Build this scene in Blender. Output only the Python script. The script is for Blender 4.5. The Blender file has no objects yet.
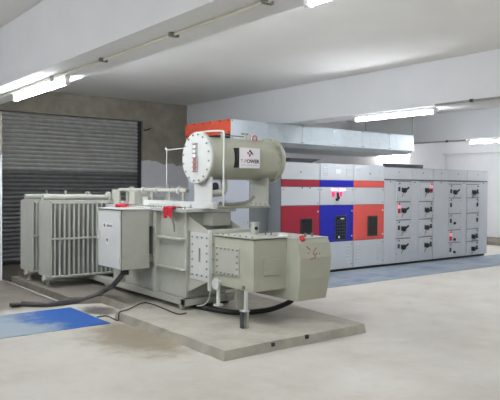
import bpy, bmesh, math, random
from mathutils import Vector, Matrix
random.seed(7)
sc = bpy.context.scene
COL = sc.collection

# ------------------------------------------------------------------ camera
# world: X runs away to the right along the cabinets, Y away to the left, metres
FPX, CH = 625.4, 1.65
YAW, PIT, ROL = 0.904446, 0.0200584, 0.00758
fwd = Vector((math.cos(YAW)*math.cos(PIT), math.sin(YAW)*math.cos(PIT), -math.sin(PIT)))
right0 = Vector((math.sin(YAW), -math.cos(YAW), 0)); up0 = right0.cross(fwd)
rgt = right0*math.cos(ROL) + up0*math.sin(ROL); upv = -right0*math.sin(ROL) + up0*math.cos(ROL)
cam_d = bpy.data.cameras.new('camera'); cam = bpy.data.objects.new('camera', cam_d); COL.objects.link(cam)
cam.matrix_world = Matrix((( rgt.x, upv.x, -fwd.x, 0), (rgt.y, upv.y, -fwd.y, 0), (rgt.z, upv.z, -fwd.z, CH), (0, 0, 0, 1)))
cam_d.sensor_width = 36; cam_d.lens = FPX/500*36; cam_d.clip_end = 200
sc.camera = cam
EYE = Vector((0, 0, CH))
def ray(x, y): return fwd + rgt*((x-250)/FPX) + upv*((200-y)/FPX)
def atZ(x, y, z): d = ray(x, y); return EYE + d*((z-CH)/d.z)
def atX(x, y, v): d = ray(x, y); return EYE + d*(v/d.x)
def atY(x, y, v): d = ray(x, y); return EYE + d*(v/d.y)

# ------------------------------------------------------------------ world, exposure (the light itself: tube lights below)
w = bpy.data.worlds.new('world'); sc.world = w; w.use_nodes = True
w.node_tree.nodes['Background'].inputs[0].default_value = (.5, .55, .6, 1)
w.node_tree.nodes['Background'].inputs[1].default_value = .02
TUBE = 42.0
vs = sc.view_settings
vs.view_transform = 'Standard'; vs.look = 'None'; vs.gamma = 1; vs.exposure = 1.0; vs.use_curve_mapping = False

# ------------------------------------------------------------------ materials
def lin(c):
    return tuple(((v/255)/12.92 if v/255 <= .04045 else ((v/255+.055)/1.055)**2.4) for v in c)
def new_mat(name):
    m = bpy.data.materials.new(name); m.use_nodes = True
    nt = m.node_tree; return m, nt, nt.nodes['Principled BSDF']
def node(nt, t, **kw):
    n = nt.nodes.new(t)
    for k, v in kw.items(): setattr(n, k, v)
    return n
def noise(nt, scale, detail=4, rough=.6, vec=None):
    n = node(nt, 'ShaderNodeTexNoise'); n.inputs['Scale'].default_value = scale
    n.inputs['Detail'].default_value = detail; n.inputs['Roughness'].default_value = rough
    if vec is not None: nt.links.new(vec, n.inputs['Vector'])
    return n.outputs['Fac']
def ramp(nt, fac, stops):
    r = node(nt, 'ShaderNodeValToRGB'); nt.links.new(fac, r.inputs[0])
    el = r.color_ramp.elements
    while len(el) < len(stops): el.new(.5)
    for e, (p, c) in zip(el, stops): e.position = p; e.color = (*c, 1)
    return r.outputs[0]
def mix(nt, fac, a, b):
    n = node(nt, 'ShaderNodeMix', data_type='RGBA')
    for s, v in ((n.inputs[0], fac), (n.inputs[6], a), (n.inputs[7], b)):
        if hasattr(v, 'is_linked') or hasattr(v, 'node'): nt.links.new(v, s)
        elif isinstance(v, tuple): s.default_value = (*v, 1)
        else: s.default_value = v
    return n.outputs[2]
def mth(nt, op, a, b=None, c=None):
    n = node(nt, 'ShaderNodeMath', operation=op)
    for i, v in enumerate((a, b, c)):
        if v is None: continue
        if hasattr(v, 'node'): nt.links.new(v, n.inputs[i])
        else: n.inputs[i].default_value = v
    return n.outputs[0]
def wpos(nt):
    g = node(nt, 'ShaderNodeNewGeometry'); s = node(nt, 'ShaderNodeSeparateXYZ')
    nt.links.new(g.outputs['Position'], s.inputs[0]); return g.outputs['Position'], s.outputs
def sstep(nt, v, lo, hi):
    n = node(nt, 'ShaderNodeMapRange', interpolation_type='SMOOTHSTEP'); nt.links.new(v, n.inputs[0])
    n.inputs[1].default_value = lo; n.inputs[2].default_value = hi; return n.outputs[0]
def bump(nt, b, h, s=.2, d=.01):
    n = node(nt, 'ShaderNodeBump'); n.inputs['Strength'].default_value = s; n.inputs['Distance'].default_value = d
    nt.links.new(h, n.inputs['Height']); nt.links.new(n.outputs[0], b.inputs['Normal'])
def paint(name, rgb, rough=.45, var=.06, scale=6, metal=0.0, grime=None):
    m, nt, b = new_mat(name); c = lin(rgb)
    p, s = wpos(nt); f = noise(nt, scale, 5, .6, p)
    col = ramp(nt, f, [(.3, tuple(v*(1-var) for v in c)), (.7, tuple(min(1, v*(1+var)) for v in c))])
    if grime:
        g = sstep(nt, noise(nt, 2.3, 6, .7, p), .52, .75); col = mix(nt, mth(nt, 'MULTIPLY', g, .5), col, lin(grime))
    nt.links.new(col, b.inputs['Base Color'])
    b.inputs['Roughness'].default_value = rough; b.inputs['Metallic'].default_value = metal
    return m
def emit(name, rgb, st):
    m, nt, b = new_mat(name); b.inputs['Base Color'].default_value = (*lin(rgb), 1)
    b.inputs['Emission Color'].default_value = (*lin(rgb), 1); b.inputs['Emission Strength'].default_value = st
    return m
M = {}
M['tx'] = paint('transformer_paint', (172, 173, 163), .42, .05, 5, grime=(150, 148, 134))
M['tx2'] = paint('cable_box_paint', (169, 170, 153), .42, .05, 5, grime=(152, 150, 132))
M['txw'] = paint('light_grey_paint', (201, 203, 199), .4, .03)
M['fin'] = paint('radiator_paint', (178, 180, 171), .45, .04, grime=(152, 150, 138))
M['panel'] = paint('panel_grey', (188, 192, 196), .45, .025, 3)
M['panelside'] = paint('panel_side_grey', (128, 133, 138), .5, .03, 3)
M['rear'] = paint('rear_cabinet_white', (208, 213, 224), .4, .025, 3)
M['crimson'] = paint('crimson_paint', (146, 20, 44), .4, .04)
M['blue'] = paint('blue_paint', (6, 18, 150), .4, .04)
M['orange'] = paint('orange_red_paint', (204, 78, 70), .45, .04)
M['ductor'] = paint('duct_orange', (244, 104, 76), .5, .05)
M['galv'] = paint('galvanised_sheet', (204, 213, 219), .45, .07, 6, .4)
M['dark'] = paint('dark_steel', (52, 55, 60), .5, .1)
M['black'] = paint('black_plastic', (16, 16, 18), .45, .1)
M['glass'] = paint('meter_glass', (34, 36, 34), .15, .2, 60)
M['blueglass'] = paint('breaker_window', (22, 34, 52), .2, .3, 60)
M['gap'] = paint('door_gap', (96, 99, 104), .6, .05)
M['steel'] = paint('bolt_steel', (128, 128, 122), .4, .1, 30, .5)
M['bolt'] = paint('bolt_dark', (126, 126, 116), .5, .1)
M['chrome'] = paint('gauge_chrome', (205, 205, 205), .2, .05, 30, .8)
M['red'] = paint('red_plastic', (190, 24, 40), .45, .06)
M['redcloth'] = paint('red_cloth', (178, 18, 40), .9, .15, 30)
M['pink'] = paint('gauge_red_glass', (176, 92, 86), .3, .08)
M['white'] = paint('white_plate', (225, 224, 226), .5, .02)
M['ink'] = paint('ink_dark', (52, 50, 56), .6, .05)
M['inkred'] = paint('ink_red', (190, 58, 70), .6, .05)
M['vermilion'] = paint('vermilion_smear', (162, 122, 106), .8, .1)
M['cable'] = paint('black_cable', (30, 30, 31), .5, .1)
M['gcable'] = paint('grey_flexible_conduit', (64, 64, 62), .4, .12)
M['pvc'] = paint('pvc_conduit', (216, 212, 196), .5, .03)
M['beam'] = paint('beam_distemper', (234, 235, 237), .85, .02, 2)
M['batten'] = paint('batten_white', (235, 236, 238), .5, .01)
M['tube'] = emit('tube_glow', (246, 250, 255), TUBE)
M['ledred'] = emit('led_red', (255, 40, 90), .5)
M['ledpink'] = emit('led_pink', (255, 150, 185), 2.2)
M['ledviolet'] = emit('led_violet', (190, 160, 255), 2.2)
M['ledsoft'] = emit('led_soft_red', (255, 110, 130), .9)
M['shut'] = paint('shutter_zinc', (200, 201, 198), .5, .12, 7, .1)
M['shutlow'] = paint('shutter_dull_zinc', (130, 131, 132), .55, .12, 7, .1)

def concrete(name, a, b_, scale, rough=.85, bs=.25):
    m, nt, b = new_mat(name); p, s = wpos(nt)
    c = ramp(nt, noise(nt, scale, 8, .65, p), [(.3, lin(a)), (.7, lin(b_))])
    nt.links.new(c, b.inputs['Base Color']); b.inputs['Roughness'].default_value = rough
    bump(nt, b, noise(nt, 40, 6, .7, p), bs); return m
def mat_plinth():
    m, nt, b = new_mat('plinth_concrete'); p, s = wpos(nt)
    c = ramp(nt, noise(nt, 2.2, 8, .65, p), [(.3, lin((150, 146, 136))), (.7, lin((182, 177, 164)))])
    d = sstep(nt, mth(nt, 'ADD', s[1], mth(nt, 'MULTIPLY', noise(nt, 1.8, 7, .65, p), 1.6)), 7.9, 9.0)   # oily and dirty around the radiators, with the shade under them painted in
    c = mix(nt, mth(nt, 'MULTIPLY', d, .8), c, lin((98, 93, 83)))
    nt.links.new(c, b.inputs['Base Color']); b.inputs['Roughness'].default_value = .85
    bump(nt, b, noise(nt, 40, 6, .7, p), .25); return m
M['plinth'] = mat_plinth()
M['kerb'] = concrete('kerb_concrete', (120, 112, 98), (146, 138, 124), 2)
M['pit'] = concrete('trench_dirt', (40, 38, 35), (66, 62, 56), 3)
M['greypipe'] = paint('grey_pipe', (158, 157, 152), .5, .06)
M['ceil'] = concrete('ceiling_distemper', (232, 231, 228), (240, 239, 236), .7, .9, .06)

def mat_floor():
    m, nt, b = new_mat('floor_concrete'); p, s = wpos(nt)
    c = ramp(nt, noise(nt, .9, 9, .62, p), [(.28, lin((178, 172, 160))), (.5, lin((193, 188, 178))), (.75, lin((202, 199, 191)))])
    c = mix(nt, mth(nt, 'MULTIPLY', sstep(nt, noise(nt, 3.1, 8, .7, p), .52, .72), .4), c, lin((170, 164, 151)))
    c = mix(nt, mth(nt, 'MULTIPLY', sstep(nt, noise(nt, 1.7, 9, .75, p), .55, .7), .5), c, lin((208, 208, 204)))
    c = mix(nt, mth(nt, 'MULTIPLY', sstep(nt, noise(nt, 9, 8, .75, p), .58, .72), .35), c, lin((158, 152, 140)))
    # oil and rust stain on the floor beside the plinth
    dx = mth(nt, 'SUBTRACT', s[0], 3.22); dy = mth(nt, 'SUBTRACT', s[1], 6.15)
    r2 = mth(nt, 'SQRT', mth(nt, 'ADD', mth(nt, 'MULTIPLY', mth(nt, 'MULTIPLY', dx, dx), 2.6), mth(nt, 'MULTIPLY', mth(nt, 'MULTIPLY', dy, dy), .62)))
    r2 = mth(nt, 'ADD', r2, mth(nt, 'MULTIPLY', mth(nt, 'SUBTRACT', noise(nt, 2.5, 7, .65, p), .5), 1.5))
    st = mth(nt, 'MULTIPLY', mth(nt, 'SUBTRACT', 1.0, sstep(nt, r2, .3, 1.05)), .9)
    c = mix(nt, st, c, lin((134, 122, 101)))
    # bare, dirty ground by the shutter and behind the plinth, darkened further with painted radiator shade
    dirt_shade = mth(nt, 'MULTIPLY', sstep(nt, mth(nt, 'ADD', s[1], mth(nt, 'MULTIPLY', noise(nt, 1.6, 6, .6, p), 1.2)), 8.7, 9.3), mth(nt, 'SUBTRACT', 1.0, sstep(nt, s[0], 6.6, 7.2)))
    c = mix(nt, mth(nt, 'MULTIPLY', dirt_shade, .85), c, lin((108, 101, 90)))
    ex = mth(nt, 'SUBTRACT', s[0], 3.55); ey = mth(nt, 'SUBTRACT', s[1], 7.72)     # broken, dirty hollow at the notch of the plinth, its dark depth painted on
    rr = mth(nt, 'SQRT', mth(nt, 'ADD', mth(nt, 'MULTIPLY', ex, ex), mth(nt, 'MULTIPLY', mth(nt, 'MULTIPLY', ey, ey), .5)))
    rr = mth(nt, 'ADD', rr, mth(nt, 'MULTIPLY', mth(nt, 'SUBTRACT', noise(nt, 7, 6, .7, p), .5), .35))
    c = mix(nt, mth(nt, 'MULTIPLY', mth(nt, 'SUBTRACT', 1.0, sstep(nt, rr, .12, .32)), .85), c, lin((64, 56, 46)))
    nt.links.new(c, b.inputs['Base Color'])
    nt.links.new(ramp(nt, noise(nt, 2, 5, .6, p), [(.3, (.42,)*3), (.7, (.62,)*3)]), b.inputs['Roughness'])
    bump(nt, b, noise(nt, 25, 8, .7, p), .12); return m
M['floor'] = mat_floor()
def mat_backwall():
    m, nt, b = new_mat('cement_and_distemper'); p, s = wpos(nt)
    cem = ramp(nt, noise(nt, 3, 9, .7, p), [(.3, lin((142, 136, 123))), (.7, lin((176, 170, 156)))])
    wh = ramp(nt, noise(nt, 1.2, 5, .6, p), [(.3, lin((228, 227, 232))), (.7, lin((238, 237, 241)))])
    edge = mth(nt, 'ADD', s[2], mth(nt, 'MULTIPLY', mth(nt, 'SUBTRACT', noise(nt, 2.4, 5, .6, p), .5), .35))
    low = mth(nt, 'SUBTRACT', 1.0, sstep(nt, edge, 2.225, 2.245))
    far = sstep(nt, s[0], 8.38, 8.40)
    nt.links.new(mix(nt, mth(nt, 'MAXIMUM', low, far), cem, wh), b.inputs['Base Color'])
    b.inputs['Roughness'].default_value = .9; bump(nt, b, noise(nt, 30, 8, .7, p), .3); return m
M['bwall'] = mat_backwall()
def mat_mat(name, blue, pale_tone, f0, f1, bias, xr=None):
    m, nt, b = new_mat(name); p, s = wpos(nt)
    n = mth(nt, 'ADD', noise(nt, 1.5, 8, .7, p), bias)
    if xr: n = mth(nt, 'ADD', n, mth(nt, 'MULTIPLY', mth(nt, 'SUBTRACT', xr, s[0]), .5))
    n2 = mth(nt, 'ADD', mth(nt, 'MULTIPLY', sstep(nt, n, f0, f1), .85), mth(nt, 'MULTIPLY', sstep(nt, noise(nt, 14, 6, .7, p), .5, .8), .15))
    nt.links.new(mix(nt, n2, lin(blue), lin(pale_tone)), b.inputs['Base Color'])
    b.inputs['Roughness'].default_value = .6; return m
M['matL'] = mat_mat('blue_rubber_pale_end', (0, 82, 160), (160, 172, 176), .42, .75, -.02, 2.85)  # turns to the paler tone towards one end
M['matR'] = mat_mat('blue_rubber_worn', (88, 112, 138), (148, 154, 160), .33, .68, .06)

# ------------------------------------------------------------------ builders
class MB:
    def __init__(s): s.v = []; s.f = []
    def add(s, vs_, fs):
        o = len(s.v); s.v += [tuple(v) for v in vs_]; s.f += [tuple(i+o for i in f) for f in fs]; return s
    def box(s, x0, x1, y0, y1, z0, z1, ch=0):
        if ch:
            bm = bmesh.new(); bmesh.ops.create_cube(bm, size=1)
            for v in bm.verts: v.co = Vector((x0+(v.co.x+.5)*(x1-x0), y0+(v.co.y+.5)*(y1-y0), z0+(v.co.z+.5)*(z1-z0)))
            bmesh.ops.bevel(bm, geom=bm.edges[:], offset=ch, segments=1, affect='EDGES')
            bm.verts.index_update(); s.add([v.co[:] for v in bm.verts], [[v.index for v in f.verts] for f in bm.faces]); bm.free(); return s
        p = [(x, y, z) for z in (z0, z1) for y in (y0, y1) for x in (x0, x1)]
        return s.add(p, [(0, 2, 3, 1), (4, 5, 7, 6), (0, 1, 5, 4), (2, 6, 7, 3), (0, 4, 6, 2), (1, 3, 7, 5)])
    def prism(s, a, b):                     # two matching outlines
        n = len(a); f = [tuple(range(n))[::-1], tuple(range(n, 2*n))]
        f += [(i, (i+1) % n, n+(i+1) % n, n+i) for i in range(n)]
        return s.add(list(a)+list(b), f)
    def cyl(s, p0, p1, r, n=16, r1=None, cap=True):
        p0, p1 = Vector(p0), Vector(p1); d = (p1-p0).normalized(); r1 = r if r1 is None else r1
        a = d.orthogonal().normalized(); b = d.cross(a)
        ring = lambda c, q: [c+(a*math.cos(2*math.pi*i/n)+b*math.sin(2*math.pi*i/n))*q for i in range(n)]
        f = [(i, (i+1) % n, n+(i+1) % n, n+i) for i in range(n)]
        if cap: f += [tuple(range(n))[::-1], tuple(range(n, 2*n))]
        return s.add(ring(p0, r)+ring(p1, r1), f)
    def lathe_x(s, prof, yc, zc, n=40):     # profile of (x, radius), axis along X
        vs_ = []
        for x, r in prof: vs_ += [(x, yc+r*math.cos(2*math.pi*i/n), zc+r*math.sin(2*math.pi*i/n)) for i in range(n)]
        f = [(k*n+i, k*n+(i+1) % n, (k+1)*n+(i+1) % n, (k+1)*n+i) for k in range(len(prof)-1) for i in range(n)]
        f += [tuple(range(n))[::-1], tuple((len(prof)-1)*n+i for i in range(n))]
        return s.add(vs_, f)
    def tube(s, pts, r, n=10, sub=6, smooth=True):
        pts = [Vector(p) for p in pts]
        if smooth:
            q = []
            for i in range(len(pts)-1):
                p0, p1, p2, p3 = pts[max(i-1, 0)], pts[i], pts[i+1], pts[min(i+2, len(pts)-1)]
                for k in range(sub):
                    t = k/sub
                    q.append(.5*((2*p1)+(p2-p0)*t+(2*p0-5*p1+4*p2-p3)*t*t+(3*p1-p0-3*p2+p3)*t**3))
            q.append(pts[-1]); pts = q
        vs_ = []; ref = None
        for i, p in enumerate(pts):
            d = (pts[min(i+1, len(pts)-1)]-pts[max(i-1, 0)]).normalized()
            if ref is None: ref = d.orthogonal().normalized()
            ref = (ref-d*ref.dot(d)).normalized(); b = d.cross(ref)
            vs_ += [p+(ref*math.cos(2*math.pi*j/n)+b*math.sin(2*math.pi*j/n))*r for j in range(n)]
        f = [(k*n+j, k*n+(j+1) % n, (k+1)*n+(j+1) % n, (k+1)*n+j) for k in range(len(pts)-1) for j in range(n)]
        f += [tuple(range(n))[::-1], tuple((len(pts)-1)*n+j for j in range(n))]
        return s.add(vs_, f)
    def mesh(s, name, o=(0, 0, 0)):
        me = bpy.data.meshes.new(name)
        me.from_pydata([(v[0]-o[0], v[1]-o[1], v[2]-o[2]) for v in s.v], [], s.f); me.update()
        bm = bmesh.new(); bm.from_mesh(me); bmesh.ops.recalc_face_normals(bm, faces=bm.faces); bm.to_mesh(me); bm.free()
        return me
ORG = {}
def tag(o, label=None, cat=None, group=None, kind=None):
    for k, v in (('label', label), ('category', cat), ('group', group), ('kind', kind)):
        if v: o[k] = v
    return o
def link(name, me, mat, parent=None, loc=(0, 0, 0), smooth=False):
    if mat is not None and not me.materials: me.materials.append(M[mat] if isinstance(mat, str) else mat)
    if smooth:
        for p in me.polygons: p.use_smooth = True
        me.set_sharp_from_angle(angle=math.radians(40))
    o = bpy.data.objects.new(name, me); COL.objects.link(o); o.location = loc
    if parent: o.parent = parent
    return o
def part(name, mb, mat, parent, smooth=False, label=None):     # vertices given in world metres
    og = ORG[parent]; o = link(name, mb.mesh(name, og), mat, parent, smooth=smooth); ORG[o] = og
    if label: o['label'] = label
    if name in STUFF: o['kind'] = 'stuff'
    return o
STUFF = {'bolts', 'screws', 'louvres', 'cover_studs', 'small_marks', 'door_studs', 'label_print', 'breaker_marks', 'painted_mark', 'joint_bolts', 'logo_mark', 'plate_rule', 'chipped_spots'}
def thing(name, loc, label, cat, group=None):
    o = bpy.data.objects.new(name, None); COL.objects.link(o); o.location = loc; o.empty_display_size = .1
    ORG[o] = Vector(loc); return tag(o, label, cat, group)
def single(name, mb, mat, label, cat, group=None, kind=None, smooth=False):
    xs = [v[0] for v in mb.v]; ys = [v[1] for v in mb.v]; zs = [v[2] for v in mb.v]
    og = ((min(xs)+max(xs))/2, (min(ys)+max(ys))/2, min(zs))
    o = link(name, mb.mesh(name, og), mat, None, og, smooth); ORG[o] = Vector(og)
    return tag(o, label, cat, group, kind)
def inst(name, src, parent, dloc):          # a copy of a part sharing its mesh
    o = src.copy(); o.name = name; COL.objects.link(o); o.parent = parent; o.location = Vector(src.location)+Vector(dloc); return o
def struct(name, mb, mat, label, cat): return single(name, mb, mat, label, cat, kind='structure')

# ------------------------------------------------------------------ the setting
X0, X1, Y0, YW, ZC = -6.0, 19.2, -6.0, 13.2, 3.667
TR = (3.36, 7.6, 10.95, 13.12)              # cable trench in front of the shutter
mb = MB()
mb.box(X0, X1, Y0, TR[2], -.3, 0); mb.box(X0, TR[0], TR[2], YW+.4, -.3, 0)
mb.box(TR[1], X1, TR[2], YW+.4, -.3, 0); mb.box(TR[0], TR[1], TR[3], YW+.4, -.3, 0)
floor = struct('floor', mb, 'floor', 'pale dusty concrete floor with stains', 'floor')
part('trench_bottom', MB().box(TR[0], TR[1], TR[2], TR[3], -.5, -.4), 'pit', floor)
struct('ceiling', MB().box(X0, X1, Y0, YW+.4, ZC, ZC+.2), 'ceil', 'white distempered concrete ceiling between the beams', 'ceiling')
SX0, SX1, SZ = 3.80, 7.14, 3.19
mb = MB().box(X0, SX0, YW, YW+.35, 0, ZC).box(SX1, X1, YW, YW+.35, 0, ZC).box(SX0, SX1, YW, YW+.35, SZ, ZC)
struct('wall_back', mb, 'bwall', 'rough cement wall around the roller shutter with patchy white lower paint', 'wall')
struct('wall_right', MB().box(X1, X1+.2, Y0, YW+.4, 0, ZC), 'beam', 'white end wall beyond the row of cabinets', 'wall')
struct('wall_left', MB().box(X0-.2, X0, Y0, YW+.4, 0, ZC), 'beam', 'white side wall of the switch room', 'wall')
struct('wall_front', MB().box(X0, X1, Y0-.2, Y0, 0, ZC), 'beam', 'white wall opposite the roller shutter', 'wall')
BEAMS = [(-3.5, -2.96, 2.92), (2.45, 2.99, 2.92), (8.37, 8.9, 2.953), (14.3, 14.85, 2.92), (19.0, 19.2, 2.87)]
bl = ['white concrete ceiling beam on the near side of the room', 'white ceiling beam carrying the thin conduit near the roller shutter',
      'deep white ceiling beam passing over the silver duct', 'white ceiling beam beyond the end of the silver duct', 'white ceiling beam along the end wall']
for i, (a, b, z) in enumerate(BEAMS):
    struct('trim_%d' % (i+1), MB().box(a, b, Y0, YW, z, ZC-.002), 'beam', bl[i], 'beam')
mb = MB().box(2.55, 3.33, 11.2, YW-.002, 0, 2.918)
struct('trim_6', mb, 'bwall', 'square column with white lower paint beside the roller shutter', 'column')
struct('trim_7', MB().box(17.0, 17.5, -2, 13.1, 0, .12, .01).box(17.9, 19.18, -2, 13.1, 0, .06), 'kerb', 'low brown concrete kerb along the foot of the end wall', 'kerb')

# roller shutter: every slat its own part
sh = thing('door_1', ((SX0+SX1)/2, YW+.1, 0), 'grey metal roller shutter closing the wide opening in the cement wall', 'shutter'); sh['kind'] = 'structure'
g = MB().box(SX0, SX0+.07, YW+.06, YW+.2, 0, SZ); part('guide_rail', g, 'dark', sh)
g = MB().box(SX1-.07, SX1, YW+.06, YW+.2, 0, SZ); part('guide_rail', g, 'dark', sh)
pitch = .087; prof = []
for k in range(9):
    t = k/8; prof.append((YW+.15-.042*math.sin(math.pi*t)-.004, t*(pitch-.006)))
prof.append((YW+.165, pitch-.006)); prof.append((YW+.165, 0))
sl = MB().prism([(SX0+.05, y, z+.06) for y, z in prof], [(SX1-.05, y, z+.06) for y, z in prof])
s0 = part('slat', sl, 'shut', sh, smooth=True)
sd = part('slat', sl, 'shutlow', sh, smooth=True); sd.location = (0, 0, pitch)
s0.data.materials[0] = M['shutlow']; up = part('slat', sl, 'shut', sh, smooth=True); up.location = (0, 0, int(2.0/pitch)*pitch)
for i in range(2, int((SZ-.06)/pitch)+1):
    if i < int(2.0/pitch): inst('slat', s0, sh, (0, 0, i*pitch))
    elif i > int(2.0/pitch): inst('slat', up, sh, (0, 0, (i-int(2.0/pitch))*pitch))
part('bottom_bar', MB().box(SX0+.05, SX1-.05, YW+.11, YW+.19, .0, .058), 'dark', sh)
part('backing', MB().box(SX0, SX1, YW+.2, YW+.22, 0, SZ), 'dark', sh)
hk = MB().tube([atY(143, 132, YW-.02), atY(148, 131, YW-.12)], .02, 8, smooth=False)
single('wall_hook', MB().tube([(SX1+.03, YW+.02, 2.98), (SX1+.10, YW-.12, 3.0), (SX1+.14, YW-.14, 3.03)], .016, 8), 'dark', 'short dark hook on the cement wall beside the roller shutter', 'hook', smooth=True)

# ------------------------------------------------------------------ tube lights
def tube_light(x, y0, y1, z, label, stem=None):
    t = thing('tube_light', (x, (y0+y1)/2, z), label, 'light', 'fluorescent tube lights on the beams')
    part('batten', MB().box(x-.03, x+.03, y0, y1, z+.035, z+.075, .006), 'batten', t)
    part('tube', MB().cyl((x, y0+.05, z), (x, y1-.05, z), .026, 14), 'tube', t, smooth=True)
    for y in (y0+.005, y1-.05): part('end_cap', MB().box(x-.027, x+.027, y, y+.045, z-.03, z+.036, .006), 'batten', t)
    return t
tube_light(2.80, 6.95, 8.85, 2.843, 'lit tube light under the conduit beam close to the roller shutter')
tube_light(2.80, 1.45, 2.99, 2.843, 'lit tube light under the conduit beam away from the roller shutter')
tube_light(8.43, 5.98, 7.70, 2.87, 'lit tube light on the side of the beam above the silver duct')
tube_light(8.43, .6, 2.2, 2.876, 'lit tube light on the duct beam, away from the duct')
tube_light(14.38, 7.3, 9.2, 2.84, 'lit tube light on the beam beyond the end of the duct')
tube_light(14.38, 2.0, 3.6, 2.84, 'second lit tube light on the beam beyond the end of the duct')
def far_face_fill(x, y0, y1, z, label):     # tube on the unseen side of a beam, added as fill light
    t = thing('tube_light', (x, (y0+y1)/2, z), label, 'light', 'fluorescent tube lights on the beams')
    part('batten', MB().box(x-.085, x-.045, y0, y1, z-.03, z+.03, .006), 'batten', t)
    part('tube', MB().cyl((x, y0+.05, z), (x, y1-.05, z), .03, 14), 'tube', t, smooth=True)
    for y in (y0+.005, y1-.05): part('end_cap', MB().box(x-.046, x+.03, y, y+.045, z-.03, z+.03, .006), 'batten', t)
for y, od in ((9.4, 'first'), (6.0, 'second'), (2.6, 'third'), (-.8, 'fourth'), (-4.2, 'fifth')):  # row behind the camera, added to fill the near side
    far_face_fill(-2.875, y, y+1.6, 2.99, 'added fill tube light on the bare beam across the room, %s from the shutter wall' % od)
for y, od in ((8.7, 'beside the radiators'), (4.3, 'beside the cable boxes')):  # hidden by the beam, added to brighten the ceiling bay
    far_face_fill(3.075, y, y+1.6, 3.03, 'added fill tube light on the cabinet-facing side of the conduit beam, %s' % od)
for y, od in ((7.0, 'beside the duct'), (1.5, 'far from the duct')):  # hidden pair added to brighten the face of the next beam
    far_face_fill(8.985, y, y+1.6, 3.04, 'added fill tube light on the far side of the duct beam, %s' % od)
for y, od in ((8.6, 'near the back wall'), (3.0, 'far from the back wall')):  # out of sight, added to lift the end wall corner
    far_face_fill(14.935, y, y+1.6, 3.03, 'added fill tube light on the beam side facing the end wall, %s' % od)
for y in (-3.6,):  # one more unseen tube, added as fill from behind the camera
    tube_light(2.80, y, y+1.55, 2.843, 'added fill tube light at the end of the conduit beam farthest from the shutter')
t = thing('tube_light', (16.2, YW-.09, 2.6), 'lit tube light on the back wall behind the end of the silver duct', 'light', 'fluorescent tube lights on the beams')
part('batten', MB().box(15.5, 17.1, YW-.045, YW-.002, 2.72, 2.78, .006), 'batten', t)
part('tube', MB().cyl((15.56, YW-.085, 2.75), (17.04, YW-.085, 2.75), .03, 14), 'tube', t, smooth=True)
for x in (15.5, 17.055): part('end_cap', MB().box(x, x+.045, YW-.12, YW-.044, 2.72, 2.78, .006), 'batten', t)

# conduits on the beams
c = thing('conduit', (2.70, 6, 2.9), 'thin cream conduit running along the underside of the beam by the shutter', 'conduit')
part('pipe', MB().cyl((2.70, -3, 2.905), (2.70, 12.9, 2.905), .013, 8), 'pvc', c, smooth=True)
for px, py in ((103.5, 59.4), (174, 34), (273, 1.5)):
    p = atZ(px, py, 2.91); part('clip', MB().box(2.66, 2.74, p.y-.02, p.y+.02, 2.885, 2.92), 'steel', c)
part('junction_box', MB().cyl((2.70, 7.15, 2.86), (2.70, 7.15, 2.92), .035, 12), 'steel', c, smooth=True)
c = thing('conduit', (8.35, 4, 2.97), 'thin grey conduit along the lower edge of the duct beam', 'conduit')
part('pipe', MB().cyl((8.352, 2.25, 2.967), (8.352, 5.94, 2.967), .016, 8), 'greypipe', c, smooth=True)
part('clip', MB().box(8.33, 8.37, 5.28, 5.33, 2.945, 2.99), 'dark', c)
c = thing('conduit', (14.27, 10, 2.9), 'thin grey conduit along the beam beyond the duct', 'conduit')
part('pipe', MB().cyl((14.28, 9.2, 2.905), (14.28, 13.1, 2.905), .018, 8), 'greypipe', c, smooth=True)
part('clip', MB().box(14.25, 14.3, 9.75, 9.8, 2.88, 2.93), 'dark', c)

# ------------------------------------------------------------------ blue rubber mats
single('rubber_mat', MB().box(1.3, 3.32, 6.92, 8.15, 0, .006), 'matL', 'bright blue rubber mat, paler at one end, on the floor by the marshalling box', 'mat', 'blue rubber mats')
single('rubber_mat', MB().box(6.7, 15.2, 7.28, 8.55, 0, .006), 'matR', 'long worn blue rubber mat along the front of the cabinet row', 'mat', 'blue rubber mats')

# ------------------------------------------------------------------ plinth under the transformer
pl = [(3.46, 4.78), (5.46, 4.78), (5.75, 8.0), (5.75, 10.9), (3.38, 10.9), (3.38, 8.42), (3.80, 8.2), (3.80, 7.35), (3.47, 7.12)]
po = []
for (xa, ya), (xb, yb) in zip(pl, pl[1:]+pl[:1]):
    n_ = max(1, int(math.hypot(xb-xa, yb-ya)/.11))
    po += [(xa+(xb-xa)*k/n_, ya+(yb-ya)*k/n_) for k in range(n_)]
jit = lambda v: random.uniform(-v, v)
a = [(x+jit(.010), y+jit(.010), 0) for x, y in po]
b = [(x+(.014 if x < 4.1 else -.014)+jit(.009), y+(.014 if y < 5 else 0)+jit(.009), .1-random.uniform(0, .004)) for x, y in po]
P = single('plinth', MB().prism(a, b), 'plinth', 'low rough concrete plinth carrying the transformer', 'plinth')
part('edge_angle', MB().box(3.30, 3.335, 8.45, 10.9, 0, .03, .006), 'greypipe', P)
mb = MB()
for i in range(16):
    x = random.uniform(3.6, 5.4); d = random.uniform(.01, .035)
    mb.box(x, x+random.uniform(.02, .05), 4.775, 4.80, .1-d*1.4, .101-d*.2)
part('chipped_spots', MB().box(4.52, 4.56, 4.774, 4.80, .06, .099).box(4.05, 4.09, 4.774, 4.80, .05, .085), 'pit', P)

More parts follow.
